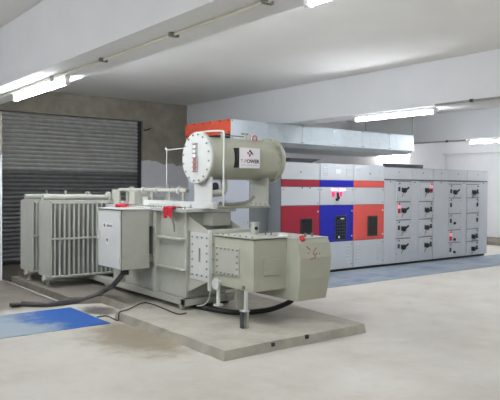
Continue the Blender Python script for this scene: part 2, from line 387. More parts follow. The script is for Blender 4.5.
# ------------------------------------------------------------------ transformer
T = thing('transformer', (4.55, 7.6, .1), 'large grey oil-filled power transformer with radiators and conservator on the concrete plinth', 'transformer')
TX0, TX1, TY0, TY1, TZ0, TZ1 = 4.24, 4.88, 6.70, 8.75, .24, 1.335
tank = part('tank', MB().box(TX0, TX1, TY0, TY1, TZ0, TZ1, .012), 'tx', T)
part('rear_tank', MB().box(4.56, 5.4, 8.75, 10.8, TZ0, TZ1, .012), 'tx', T)
for z in (.987, .60): part('rib', MB().box(4.17, TX0+.01, TY0-.005, 7.45, z-.012, z+.012, .003), 'tx', tank)
part('stiffener', MB().box(4.17, TX0+.01, 7.33, 7.41, TZ0, 1.32, .004), 'tx', tank)
part('stiffener', MB().box(4.17, TX0+.01, 8.35, 8.43, TZ0, 1.32, .004), 'tx', tank)
part('rib', MB().box(4.17, TX0+.01, 7.41, 8.43, .588, .612, .003), 'tx', tank)
# skid and wheels
sk = part('skid', MB().box(4.18, 4.30, 6.60, 10.8, .16, .24, .004).box(4.82, 4.94, 6.60, 10.8, .16, .24, .004).box(4.18, 4.94, 6.62, 6.72, .16, .24, .004), 'tx', T)
for x in (4.22, 4.86):
    for y in (6.74, 8.9): part('wheel', MB().cyl((x-.02, y, .165), (x+.05, y, .165), .065, 18), 'dark' if x > 4.5 else 'tx', sk, smooth=True)
# cover plate with bolt row
cov = part('cover', MB().box(4.15, 4.95, 6.58, 8.80, 1.335, 1.352, .003).box(4.15, 4.95, 6.58, 8.80, 1.357, 1.378, .003).box(4.18, 4.92, 6.6, 8.78, 1.35, 1.36), 'txw', T)
mb = MB()
for i in range(30): y = 6.64+i*.072; mb.cyl((4.185, y, 1.378), (4.185, y, 1.398), .013, 6)
part('bolts', mb, 'bolt', cov)
part('rear_cover', MB().box(4.50, 5.46, 8.80, 10.86, 1.335, 1.378, .003), 'txw', T)
# top channel that carries the conservator
part('support_channel', MB().box(4.40, 4.47, 6.33, 8.1, 1.379, 1.46, .004), 'txw', T)
part('support_channel', MB().box(4.40, 5.40, 6.40, 6.47, 1.379, 1.40, .004).box(4.40, 5.40, 6.80, 6.87, 1.379, 1.42, .004), 'tx', T)

# conservator
CY, CZ, CR = 6.64, 2.02, .272
XD = 4.35
cons = part('conservator', MB().lathe_x([(XD+.03, CR), (5.58, CR)], CY, CZ, 48), 'tx2', T, smooth=True)
part('front_flange', MB().lathe_x([(XD+.028, .328), (XD+.055, .328)], CY, CZ, 48), 'tx', cons, smooth=True)
part('end_plate', MB().lathe_x([(XD, .322), (XD+.006, .328), (XD+.026, .328)], CY, CZ, 48), 'txw', cons, smooth=True)
part('rear_flange', MB().lathe_x([(5.53, .31), (5.57, .31)], CY, CZ, 48), 'tx2', cons, smooth=True)
part('rear_dished_end', MB().lathe_x([(5.57, .31), (5.605, .29), (5.64, .24), (5.66, .16), (5.67, .05)], CY, CZ, 40), 'tx2', cons, smooth=True)
mb = MB(); mb2 = MB()
for i in range(16):
    a_ = 2*math.pi*(i+.4)/16
    y, z = CY+.293*math.cos(a_), CZ+.293*math.sin(a_)
    mb.cyl((XD-.012, y, z), (XD+.001, y, z), .012, 6)
    y, z = CY+.296*math.cos(a_), CZ+.296*math.sin(a_); mb2.cyl((5.49, y, z), (5.512, y, z), .014, 6)
part('bolts', mb, 'bolt', cons); part('bolts', mb2, 'tx', cons)
part('oil_gauge', MB().box(XD-.03, XD-.001, CY-.05, CY+.035, CZ-.185, CZ+.185, .006), 'chrome', cons)
for i in range(6):
    z = CZ-.165+i*.056
    part('gauge_glass', MB().box(XD-.036, XD-.028, CY-.03, CY+.018, z, z+.042, .003), 'pink' if i < 3 else 'white', cons)
for i in range(7):
    part('gauge_clip', MB().box(XD-.04, XD-.028, CY-.056, CY+.04, CZ-.182+i*.0583, CZ-.17+i*.0583, .002), 'steel', cons)
# cradles
for x0, m_ in ((4.42, 'txw'), (5.33, 'tx')):
    pts = [(6.40, 1.385 if x0 < 5 else 1.40), (6.78, 1.385 if x0 < 5 else 1.40), (6.78, 1.78), (6.40, 1.78)]
    cr = part('cradle', MB().prism([(x0, y, z) for y, z in pts], [(x0+.02, y, z) for y, z in pts]), m_, T)
    mb = MB()
    for k in range(4): mb.cyl((x0-.01, 6.44+k*.1, 1.43), (x0+.001, 6.44+k*.1, 1.43), .012, 6)
    part('bolts', mb, 'bolt', cr)
# name plate on the conservator
PY = CY-.33
pl_ = part('name_plate', MB().box(4.785, 5.115, PY-.006, PY, CZ-.125, CZ+.135, .002), 'white', cons)
part('plate_bracket', MB().box(4.757, 4.785, PY+.003, PY+.12, CZ-.12, CZ+.13, .002), 'black', cons)
def text(body, x, z, size, y, mat, parent, name='lettering', sx=1.0, off=.0):
    cu = bpy.data.curves.new('t', 'FONT'); cu.body = body; cu.size = size; cu.extrude = .0006; cu.offset = off; cu.resolution_u = 2
    ob = bpy.data.objects.new('t', cu); COL.objects.link(ob)
    dg = bpy.context.evaluated_depsgraph_get(); me = bpy.data.meshes.new_from_object(ob.evaluated_get(dg))
    bpy.data.objects.remove(ob); og = ORG[parent]
    me.transform(Matrix.Translation((x-og.x, y-og.y, z-og.z)) @ Matrix.Rotation(math.pi/2, 4, 'X') @ Matrix.Diagonal((sx, 1, 1, 1)))
    me.materials.clear(); return link(name, me, mat, parent)
yt = PY-.0065
text('T-P', 4.80, CZ-.058, .066, yt, 'inkred', pl_, sx=1.0)
text('OWER', 4.896, CZ-.058, .066, yt, 'ink', pl_, sx=1.05, off=.0022)
lg = MB()
def poly(mb, pts, y, th=.0012): mb.prism([(x, y, z) for x, z in pts], [(x, y-th, z) for x, z in pts])
cx, cz = 4.95, CZ+.066
poly(lg, [(cx-.02, cz+.022), (cx, cz+.05), (cx+.055, cz-.008), (cx+.042, cz-.022), (cx+.002, cz+.018)], yt); part('logo_mark', lg, 'ink', pl_)
lg = MB(); poly(lg, [(cx-.05, cz+.004), (cx-.03, cz+.022), (cx-.012, cz+.0), (cx-.026, cz-.016)], yt); poly(lg, [(cx-.02, cz-.022), (cx-.002, cz-.002), (cx+.016, cz-.024), (cx-.002, cz-.048)], yt); part('logo_mark', lg, 'inkred', pl_)
lg = MB(); poly(lg, [(cx+.006, cz+.004), (cx+.016, cz+.012), (cx+.028, cz-.002), (cx+.018, cz-.012)], yt); poly(lg, [(4.805, CZ-.082), (5.095, CZ-.082), (5.095, CZ-.086), (4.805, CZ-.086)], yt); part('plate_rule', lg, 'steel', pl_)

# conservator pipework
py_ = CY-.345
part('vent_pipe', MB().tube([(4.40, CY-.02, CZ+.32), (4.44, CY-.20, CZ+.33), (4.51, py_+.03, CZ+.325), (4.53, py_, CZ+.29), (4.53, py_, CZ), (4.53, py_, 1.42)], .012, 10, 4), 'txw', T, smooth=True)
part('oil_pipe', MB().tube([(4.72, CY-.05, 1.76), (4.72, CY-.1, 1.70), (4.66, CY-.16, 1.60), (4.55, CY-.16, 1.575), (4.50, CY-.1, 1.57), (4.5, CY+.2, 1.56)], .045, 12, 5), 'tx', T, smooth=True)
v = part('oil_valve', MB().cyl((4.56, CY-.02, 1.64), (4.56, CY-.12, 1.64), .06, 14), 'dark', T, smooth=True)
part('valve_wheel', MB().cyl((4.545, CY-.14, 1.66), (4.545, CY-.155, 1.66), .05, 14), 'black', v, smooth=True)
part('cross_pipe', MB().cyl((4.40, 6.37, 1.405), (5.33, 6.37, 1.405), .014, 8), 'tx', T, smooth=True)
part('sagging_pipe', MB().tube([(4.52, 6.36, 1.45), (4.7, 6.36, 1.435), (4.95, 6.36, 1.46), (5.08, 6.38, 1.53)], .022, 8), 'bolt', T, smooth=True)
for x in (4.72, 5.09):
    f_ = part('filler_valve', MB().cyl((x, CY-.05, CZ+CR-.02), (x, CY-.05, CZ+CR+.06), .022, 10), 'tx', cons, smooth=True)
    part('valve_handle', MB().box(x-.06, x+.05, CY-.065, CY-.04, CZ+CR+.055, CZ+CR+.075, .004), 'steel', f_)
part('filler_line', MB().cyl((4.72, CY-.05, CZ+CR+.03), (5.09, CY-.05, CZ+CR+.03), .008, 8), 'steel', cons, smooth=True)
part('red_loop', MB().tube([(5.20, CY-.08, CZ+CR-.03), (5.20, CY-.08, CZ+CR+.03), (5.23, CY-.08, CZ+CR+.05), (5.26, CY-.08, CZ+CR+.03), (5.26, CY-.08, CZ+CR-.03)], .009, 8), 'red', cons, smooth=True)
part('lifting_lug', MB().box(5.14, 5.155, CY-.1, CY-.02, CZ+CR-.04, CZ+CR+.055, .003), 'tx', cons)

# breather pipe rising from the cover to the conservator
part('breather_pipe', MB().tube([(4.55, 7.70, 1.37), (4.55, 7.70, 2.14), (4.55, 7.67, 2.17), (4.55, 6.95, 2.18), (4.45, 6.84, 2.18)], .007, 8, 5), 'txw', T, smooth=True)
# oil line with valves along the top of the tank
ol = part('top_oil_line', MB().cyl((4.55, 7.15, 1.60), (4.55, 9.15, 1.60), .028, 12), 'tx', T, smooth=True)
for y in (7.35, 7.95, 8.35, 8.75): part('flange', MB().cyl((4.55, y-.012, 1.60), (4.55, y+.012, 1.60), .055, 14), 'txw', ol, smooth=True)
for y in (7.25, 7.62, 8.1, 8.55, 8.9): part('riser', MB().cyl((4.55, y, 1.36), (4.55, y, 1.60), .022, 10), 'tx', ol, smooth=True)
part('valve_wheel', MB().cyl((4.55, 7.62, 1.66), (4.55, 7.62, 1.672), .06, 14).cyl((4.55, 7.62, 1.6), (4.55, 7.62, 1.68), .01, 8), 'bolt', ol, smooth=True)
part('red_knob', MB().cyl((4.5, 8.05, 1.38), (4.5, 8.05, 1.46), .028, 12), 'red', T, smooth=True)
part('thermometer_pocket', MB().cyl((4.42, 8.0, 1.37), (4.42, 8.0, 1.46), .02, 10), 'dark', T, smooth=True)
for y, h in ((8.62, .20), (8.2, .13)): part('bushing_turret', MB().box(4.48, 4.75, y-.09, y+.09, 1.37, 1.37+h, .008), 'tx', T)
mb = MB()
for i in range(14): mb.cyl((4.33, 7.0+i*.062, 1.378), (4.33, 7.0+i*.062, 1.42), .016, 8)
part('cover_studs', mb, 'txw', T)

# marshalling box
mbx = part('marshalling_box', MB().box(3.712, 4.12, 7.415, 8.10, .555, 1.345, .006), 'tx', T)
part('mount', MB().box(4.11, 4.25, 7.43, 8.08, 1.12, 1.34, .004), 'tx', mbx)
part('mount', MB().box(4.11, 4.25, 7.5, 8.02, .62, .72, .004), 'tx', mbx)
part('canopy', MB().box(3.675, 4.14, 7.395, 8.12, 1.345, 1.356, .003), 'txw', mbx)
dr = part('box_door', MB().box(3.693, 3.711, 7.425, 8.09, .565, 1.335, .004), 'txw', mbx)
part('gasket', MB().box(3.708, 3.714, 7.418, 8.097, .558, 1.342), 'ink', mbx)
part('door_handle', MB().box(3.665, 3.693, 8.03, 8.06, .93, 1.06, .006), 'txw', dr, label='light lever handle')
for z in (.66, 1.22): part('hinge', MB().cyl((3.69, 7.43, z), (3.69, 7.43, z+.06), .01, 8), 'txw', dr)
mb = MB()
for y0, y1, z0, z1 in ((7.62, 7.93, 1.085, 1.16), (7.76, 7.84, .865, .965)): mb.box(3.690, 3.6935, y0, y1, z0, z1)
sg = part('label_plate', mb, 'white', dr)
mb = MB()
for y, z in ((7.885, 1.125), (7.80, .93)): mb.prism([(3.6898, y+a*.03, z+b*.03) for a, b in ((1, 0), (0, 1), (-1, 0), (0, -1))], [(3.6890, y+a*.03, z+b*.03) for a, b in ((1, 0), (0, 1), (-1, 0), (0, -1))])
for k in range(4): mb.box(3.6890, 3.6898, 7.66+k*.04, 7.69+k*.04, 1.108, 1.138)
part('label_print', mb, 'ink', dr)

# radiators: fins stacked away from the rear tank
def radiator(y0, y1):
    yc = (y0+y1)/2
    r = part('radiator', MB().cyl((3.44, yc, 1.475), (4.60, yc, 1.475), .042, 16), 'fin', T, smooth=True)
    part('bottom_header', MB().cyl((3.44, yc, .22), (4.60, yc, .22), .045, 16), 'fin', r, smooth=True)
    src = None
    fin = [(y0+.02, .30), (y0+.05, .255), (y1-.05, .255), (y1-.02, .30), (y1, 1.36), (y1-.08, 1.425), (y0+.08, 1.425), (y0, 1.36)]
    fin = [(y0, .255), (y1, .255), (y1, 1.40), (yc+.10, 1.44), (yc-.10, 1.44), (y0, 1.43)]
    e = part('end_plate', MB().prism([(3.47, y, z) for y, z in fin], [(3.488, y, z) for y, z in fin]), 'fin', r)
    f2 = [(y0+.01, .27), (y1-.01, .27), (y1-.01, 1.39), (yc+.10, 1.43), (yc-.10, 1.43), (y0+.01, 1.41)]
    n = 13; step = .076
    for k in range(n):
        x = 3.52+k*step
        if src is None: src = part('fin', MB().prism([(x, y, z) for y, z in f2], [(x+.030, y, z) for y, z in f2]), 'fin', r)
        else: inst('fin', src, r, (k*step, 0, 0))
    part('top_strip', MB().box(3.47, 4.50, y0-.012, y0+.03, 1.38, 1.432, .004), 'fin', r)
    part('bottom_strip', MB().box(3.47, 4.50, y0-.012, y0+.03, .255, .285, .004), 'fin', r)
    part('tie_bar', MB().box(3.465, 4.50, y0-.018, y0-.001, .83, .862, .003), 'fin', r)
    for x in (3.52, 4.40): part('foot', MB().cyl((x, yc, .10), (x, yc, .22), .022, 10).cyl((x, yc, .10), (x, yc, .112), .045, 12), 'fin', r, smooth=True)
    part('vent_plug', MB().cyl((3.80, yc, 1.51), (3.80, yc, 1.58), .02, 10), 'fin', r, smooth=True)
    part('valve_flange', MB().cyl((4.505, yc, 1.475), (4.545, yc, 1.475), .09, 20), 'tx', r, smooth=True)
    return r
radiator(9.265, 9.80); radiator(10.06, 10.66)
part('valve_plate', MB().box(4.57, 4.60, 9.22, 9.5, 1.378, 1.60, .004), 'tx', T)

# turret, flange and the two cable boxes
BX0, BX1, BY0, BY1, BZ0, BZ1 = 4.262, 4.80, 5.35, 6.10, .495, 1.07
tu = part('turret', MB().box(4.30, 4.80, 6.19, 6.705, .53, 1.08, .006), 'tx', T)
tp = part('turret_plate', MB().box(4.272, 4.30, 6.22, 6.64, .50, 1.09, .004), 'txw', tu)
mb = MB()
for k in range(6):
    z = .56+k*.094
    for y in (6.27, 6.59): mb.cyl((4.262, y, z), (4.273, y, z), .012, 6)
for k in range(1, 3):
    for z in (.56, 1.03): mb.cyl((4.262, 6.27+k*.107, z), (4.273, 6.27+k*.107, z), .012, 6)
part('bolts', mb, 'bolt', tp)
part('plate_tag', MB().box(4.266, 4.273, 6.415, 6.445, .73, .90, .002), 'bolt', tp)
for y0 in (6.10, 6.145): part('joint_flange', MB().box(4.22, 4.86, y0, y0+.035, .41, 1.14, .004), 'txw' if y0 > 6.12 else 'tx', tu)
part('joint_bolts', MB().box(4.235, 4.25, 6.09, 6.19, .6, .62).box(4.235, 4.25, 6.09, 6.19, .78, .80).box(4.235, 4.25, 6.09, 6.19, .96, .98), 'steel', tu)
for x in (4.28, 4.82):
    gp = [(6.185, 1.09), (6.705, 1.09), (6.705, 1.28)]; part('gusset', MB().prism([(x, y, z) for y, z in gp], [(x+.015, y, z) for y, z in gp]), 'tx', tu)
    gp = [(6.185, .53), (6.705, .53), (6.705, .32)]; part('gusset', MB().prism([(x, y, z) for y, z in gp], [(x+.015, y, z) for y, z in gp]), 'tx', tu)
part('tank_pocket', MB().box(4.50, 4.80, 6.50, 6.71, 1.16, 1.33, .006), 'tx', T)

bx = part('cable_box', MB().box(BX0, BX1, BY0, BY1, BZ0, BZ1, .006), 'tx2', T)
part('lid_gasket', MB().box(BX0-.008, BX1, BY0-.008, BY1-.01, BZ1, BZ1+.008), 'ink', bx)
lid = part('lid', MB().box(BX0-.015, BX1, BY0-.015, BY1-.002, BZ1+.008, BZ1+.024, .003), 'tx', bx)
mb = MB()
for k in range(7): mb.cyl((BX0+.02, BY0+.05+k*.11, BZ1+.024), (BX0+.02, BY0+.05+k*.11, BZ1+.036), .012, 6)
part('bolts', mb, 'bolt', lid)
part('vent_stub', MB().cyl((4.62, 5.78, BZ1+.02), (4.62, 5.78, BZ1+.15), .05, 16).cyl((4.62, 5.78, BZ1+.15), (4.62, 5.78, BZ1+.17), .056, 16), 'tx', lid, smooth=True)
part('stub_port', MB().cyl((4.60, 5.735, BZ1+.10), (4.60, 5.72, BZ1+.10), .02, 10), 'black', lid, smooth=True)
part('lid_hook', MB().tube([(4.66, 5.62, BZ1+.02), (4.66, 5.62, BZ1+.06), (4.72, 5.6, BZ1+.06), (4.72, 5.6, BZ1+.02)], .008, 8), 'steel', lid, smooth=True)
part('white_cap', MB().cyl((4.78, 5.45, BZ1+.02), (4.78, 5.45, BZ1+.045), .055, 16), 'white', lid, smooth=True)
ip = part('inspection_plate', MB().box(BX0-.014, BX0+.001, 5.60, 6.05, .625, .96, .004), 'tx', bx)
mb = MB()
for k in range(6):
    y = 5.63+k*.078
    for z in (.65, .935): mb.cyl((BX0-.025, y, z), (BX0-.013, y, z), .012, 6)
for k in range(1, 4):
    for y in (5.63, 6.02): mb.cyl((BX0-.025, y, .65+k*.071), (BX0-.013, y, .65+k*.071), .012, 6)
part('bolts', mb, 'bolt', ip)
part('small_plate', MB().box(4.40, 4.63, BY0-.022, BY0+.001, .665, .845, .004), 'tx2', bx)
part('drain_plug', MB().cyl((BX0-.015, 5.52, .53), (BX0+.001, 5.52, .53), .022, 10), 'bolt', bx, smooth=True)
part('inlet_pipe', MB().cyl((4.50, 5.9, .2), (4.50, 5.9, .5), .05, 14), 'tx', bx, smooth=True)
# second box with bowed front
prf = [(6.05, .372), (5.165, .372), (5.125, .62), (5.12, .86), (5.165, 1.02), (5.20, 1.062), (6.05, 1.062)]
b2 = part('cable_box', MB().prism([(4.745, y, z) for y, z in prf], [(5.255-.09*(1.062-z), y, z) for y, z in prf]), 'tx2', T)
part('lid', MB().box(4.74, 5.265, 5.20, 6.05, 1.062, 1.08, .003), 'tx', b2)
for x in (4.99, 5.10): part('lifting_hook', MB().box(x, x+.02, 5.30, 5.33, 1.08, 1.125, .004), 'steel', b2)
part('red_plug', MB().cyl((4.83, 5.165, 1.055), (4.83, 5.20, 1.10), .028, 12).box(4.81, 4.85, 5.17, 5.21, 1.06, 1.1), 'red', b2, smooth=True)
# faint red hand-painted mark on the bowed front
strokes = [((109, 90), (152, 135)), ((245, 102), (190, 160)), ((118, 165), (118, 190)), ((180, 165), (195, 200)), ((195, 200), (235, 185)), ((228, 165), (235, 260)), ((140, 255), (205, 235)), ((200, 205), (200, 240)), ((262, 170), (268, 190))]
mk = MB()
def fy(z):
    for (ya, za), (yb, zb) in zip(prf[1:], prf[2:]):
        if za <= z <= zb: return ya+(yb-ya)*(z-za)/(zb-za)
    return 5.12
for p, q in strokes:
    A = atY(300+p[0]*.075, 240+p[1]*.075, 5.125); B = atY(300+q[0]*.075, 240+q[1]*.075, 5.125)
    A.y = fy(A.z)-.0005; B.y = fy(B.z)-.0005; d = (B-A); nrm = Vector((-d.z, 0, d.x)).normalized()*.009; th = Vector((0, -.0015, 0))
    mk.prism([A-nrm, B-nrm, B+nrm, A+nrm], [A-nrm+th, B-nrm+th, B+nrm+th, A+nrm+th])
part('painted_mark', mk, 'vermilion', b2, label='faint red hand-painted mark')
# legs and drain valve
lg = part('support_leg', MB().box(4.20, 4.235, 5.405, 5.44, .28, .50, .003), 'txw', T)
part('leg_channel', MB().box(4.165, 4.172, 5.40, 5.46, .1, .285).box(4.172, 4.215, 5.452, 5.46, .1, .285), 'dark', lg)
part('leg_web', MB().box(4.208, 4.235, 5.39, 5.40, .1, .285).box(4.228, 4.235, 5.40, 5.46, .1, .285), 'tx', lg)
part('leg_plate', MB().box(4.16, 4.245, 5.385, 5.465, .285, .295), 'txw', lg)
dv = part('drain_valve', MB().cyl((4.24, 5.98, .27), (4.24, 5.98, .50), .024, 12), 'txw', T, smooth=True)
part('flange', MB().cyl((4.24, 5.98, .262), (4.24, 5.98, .278), .06, 16), 'txw', dv, smooth=True)
part('flange', MB().cyl((4.19, 5.98, .52), (4.215, 5.98, .52), .068, 16).cyl((4.2, 5.98, .52), (4.27, 5.98, .52), .03, 12), 'txw', dv, smooth=True)
part('earth_wire', MB().tube([(4.28, 6.2, .42), (4.27, 6.22, .3), (4.25, 6.3, .22), (4.23, 6.42, .19)], .007, 6), 'txw', T, smooth=True)

# things on and around the transformer
def cloth(x, y0, y1, zt, zb, n=9):
    mb = MB(); vs_ = []; fs = []
    prof_ = [(.14, .004), (.08, .012), (.0, .014), (-.035, .004), (-.045, -.02), (-.048, -.5), (-.042, -1)]
    for j, (dx, dz) in enumerate(prof_):
        for i in range(n):
            y = y0+(y1-y0)*i/(n-1); wv = .012*math.sin(i*2.1+j*.6)
            hem = zb+(.035 if 3 <= i <= 4 else 0)+.006*math.sin(i*1.7)
            z = zt+dz if dz > -.1 else zt+(zt-hem)*dz
            vs_.append((x+dx+(wv if j > 2 else 0)-.012, y, z+(.006*math.sin(i*1.3) if j < 3 else 0)+.006))
    m = len(prof_); off = len(vs_)
    vs_ += [(vx+.005, vy, vz-.005) for vx, vy, vz in vs_]
    for j in range(m-1):
        for i in range(n-1):
            a = j*n+i; fs.append((a, a+1, a+n+1, a+n)); fs.append((a+off, a+n+off, a+n+1+off, a+1+off))
    return mb.add(vs_, fs)
cl = single('rag', cloth(4.15, 6.80, 7.02, 1.378, 1.25), 'redcloth', 'small red rag draped over the edge of the transformer cover', 'rag', smooth=True)
part('strap', MB().tube([(4.10, 6.88, 1.30), (4.15, 6.87, 1.22), (4.165, 6.86, 1.13), (4.16, 6.85, 1.08)], .012, 8), 'bolt', cl, smooth=True)
single('rag', cloth(4.15, 8.05, 8.40, 1.378, 1.33), 'redcloth', 'red rag lying on the transformer cover behind the marshalling box', 'rag', smooth=True)

cp = [(3.86, 7.62, .56), (3.84, 7.66, .46), (3.76, 7.74, .33), tuple(atZ(107, 289, .20)), tuple(atZ(93, 296, .10)), tuple(atZ(75, 301, .04)), tuple(atZ(50, 304, .04)), tuple(atZ(32, 304, .04)), tuple(atZ(22, 303.5, .04))]
cb = single('cable', MB().tube(cp, .036, 12), 'gcable', 'thick grey cable curving from the marshalling box down to the floor', 'cable', smooth=True)
part('cable_gland', MB().cyl((3.86, 7.62, .47), (3.86, 7.62, .555), .055, 14), 'black', cb, smooth=True)
e = atZ(18, 303.5, .04)
part('cable_end', MB().box(e.x-.1, e.x+.03, e.y-.06, e.y+.06, 0.001, .05, .01), 'black', cb)
cp = [(4.97, 5.45, .39), (4.93, 5.5, .30), tuple(atZ(272, 309, .16)), tuple(atZ(256, 311.5, .13)), tuple(atZ(240, 312.5, .13)), tuple(atZ(222, 311, .13)), tuple(atZ(205, 308, .13)), tuple(atZ(192, 305, .13))]
single('cable', MB().tube(cp, .032, 12), 'cable', 'thick black cable sagging from the bowed cable box to the plinth', 'cable', smooth=True)
cp = [tuple(atZ(97, 317, .012)), tuple(atZ(112, 314, .012))]
A = atZ(116, 312, .112); A2 = Vector((3.455, 7.05, .012))
cp = [tuple(atZ(97, 317, .012)), tuple(atZ(107, 316, .012)), (3.44, 6.98, .012), (3.452, 6.97, .06), (3.47, 6.98, .112), (3.62, 7.06, .112), tuple(atZ(142, 303, .112)), tuple(atZ(152, 304, .112)), tuple(atZ(165, 309, .112)), tuple(atZ(178, 314, .112)), tuple(atZ(186, 313, .112))]
single('cable', MB().tube(cp, .0075, 8, 4), 'cable', 'thin black wire running over the plinth edge to the skid', 'cable', smooth=True)

# ------------------------------------------------------------------ front row of switchgear
FY, DEP = 8.585, .70                       # front face, depth
def door_plate(name, x0, x1, z0, z1, mat, parent, y=FY, th=.018, gap=.006):
    return part(name, MB().box(x0+gap, x1-gap, y-th, y+.002, z0+gap, z1-gap, .003), mat, parent)
def louvres(x0, x1, z0, n, dz, parent):
    mb = MB()
    for k in range(n):
        z = z0+k*dz; mb.prism([(x0, FY-.018, z), (x0, FY-.018, z+.022), (x0, FY-.03, z)], [(x1, FY-.018, z), (x1, FY-.018, z+.022), (x1, FY-.03, z)])
    return part('louvres', mb, 'panel', parent)
def base_body(u, x0, x1, zt, side=None):
    part('base_frame', MB().box(x0+.002, x1-.002, FY+.05, FY+DEP, 0, .055), 'black', u)
    b = part('body', MB().box(x0+.001, x1-.001, FY, FY+DEP, .055, zt-.004), 'gap', u)
    part('roof_sheet', MB().box(x0+.001, x1-.001, FY-.016, FY+DEP, zt-.004, zt), 'panel', u)
    return b
def small_dots(pts, parent, mat='steel', name='screws', r=.012):
    mb = MB()
    for x, z in pts: mb.cyl((x, FY-.026, z), (x, FY-.017, z), r, 8)
    return part(name, mb, mat, parent)
UN = [(7.463, 8.433, 'crimson', 'crimson'), (8.433, 9.378, 'blue', 'blue'), (9.378, 10.318, 'orange', 'orange-red')]
for i, (x0, x1, mt, cn) in enumerate(UN):
    extra = ['at the row end behind the transformer', 'with lit red indicator lamps', 'beside the plain grey compartment cabinets'][i]
    u = thing('switchgear_cabinet', ((x0+x1)/2, FY+DEP/2, 0), 'grey switchgear cabinet with %s band and door, %s' % (cn, extra), 'cabinet', 'switchgear cabinets in the front row')
    base_body(u, x0, x1, 2.125)
    hd = door_plate('head_panel', x0, x1, 1.80, 2.122, 'panel', u)
    door_plate('colour_band', x0, x1, 1.672, 1.80, mt, u, gap=.003)
    md = door_plate('meter_door', x0, x1, 1.317, 1.672, 'panel', u)
    bd = door_plate('breaker_door', x0, x1, .60, 1.317, mt, u, gap=.003)
    ld = door_plate('lower_door', x0, x1, .055, .60, 'panel', u)
    small_dots([(x1-.05, 1.20), (x1-.05, .70)], bd, 'white', 'door_studs', .016)
    small_dots([(x1-.05, 1.62), (x1-.05, 1.36), (x0+.04, 1.62)], md)
    small_dots([(x1-.04, .54), (x1-.04, .14)], ld)
    for xa in (x0+.10, x1-.21):
        louvres(xa, xa+.11, .17, 6, .065, ld)
        if i: louvres(xa, xa+.11, 1.90, 4, .045, hd)
    if i == 0: mx = (7.945, 8.225, .70, 1.07)
    elif i == 1: mx = (8.86, 9.155, .64, 1.105)
    else: mx = (9.81, 10.09, .682, 1.075)
    fr = part('breaker_window', MB().box(mx[0]-.012, mx[1]+.012, FY-.03, FY-.017, mx[2]-.012, mx[3]+.012, .004), 'dark', bd)
    part('pane', MB().box(mx[0]+.01, mx[1]-.01, FY-.034, FY-.029, mx[2]+.01, mx[3]-.01), 'blueglass' if i == 1 else 'glass', bd)
    if i == 1:
        mb = MB()
        for zz in (.72, .78, .84, .90, .96, 1.0):
            for xx in (8.90, 8.96, 9.03, 9.08): mb.box(xx, xx+.025, FY-.037, FY-.033, zz, zz+.03)
        part('breaker_marks', mb, 'dark', bd)
        part('breaker_label', MB().box(8.99, 9.09, FY-.038, FY-.033, 1.04, 1.06), 'white', bd)
        part('breaker_button', MB().cyl((8.95, FY-.04, .69), (8.95, FY-.033, .69), .02, 10), 'white', bd)
        for xx, mm in ((8.765, 'ledpink'), (8.82, 'ledpink'), (8.875, 'ledpink'), (8.99, 'ledpink'), (9.045, 'ledviolet'), (9.10, 'ledviolet')):
            part('indicator_lamp', MB().cyl((xx, FY-.04, 1.615), (xx, FY-.017, 1.615), .02, 12), mm, md, smooth=True)
        for xx in (8.79, 9.0): part('push_button', MB().box(xx-.035, xx+.035, FY-.035, FY-.017, 1.48, 1.575, .006), 'ledred', md)
        part('selector_switch', MB().box(8.895, 8.935, FY-.05, FY-.017, 1.46, 1.57, .006).box(8.86, 8.92, FY-.05, FY-.017, 1.40, 1.45, .006).box(8.905, 8.955, FY-.05, FY-.017, 1.43, 1.49, .006), 'black', md)
    if i == 0:
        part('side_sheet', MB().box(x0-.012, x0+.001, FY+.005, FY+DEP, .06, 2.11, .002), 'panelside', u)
        small_dots([(7.93, 1.945), (7.97, 1.65), (8.17, 1.65)], hd, 'ink', 'small_marks', .014)
    if i == 1: part('rating_plate', MB().box(8.86, 9.0, FY-.021, FY-.017, 1.93, 2.02), 'white', hd)
    if i == 2: small_dots([(9.86, 1.95)], hd, 'ink', 'small_marks', .014)

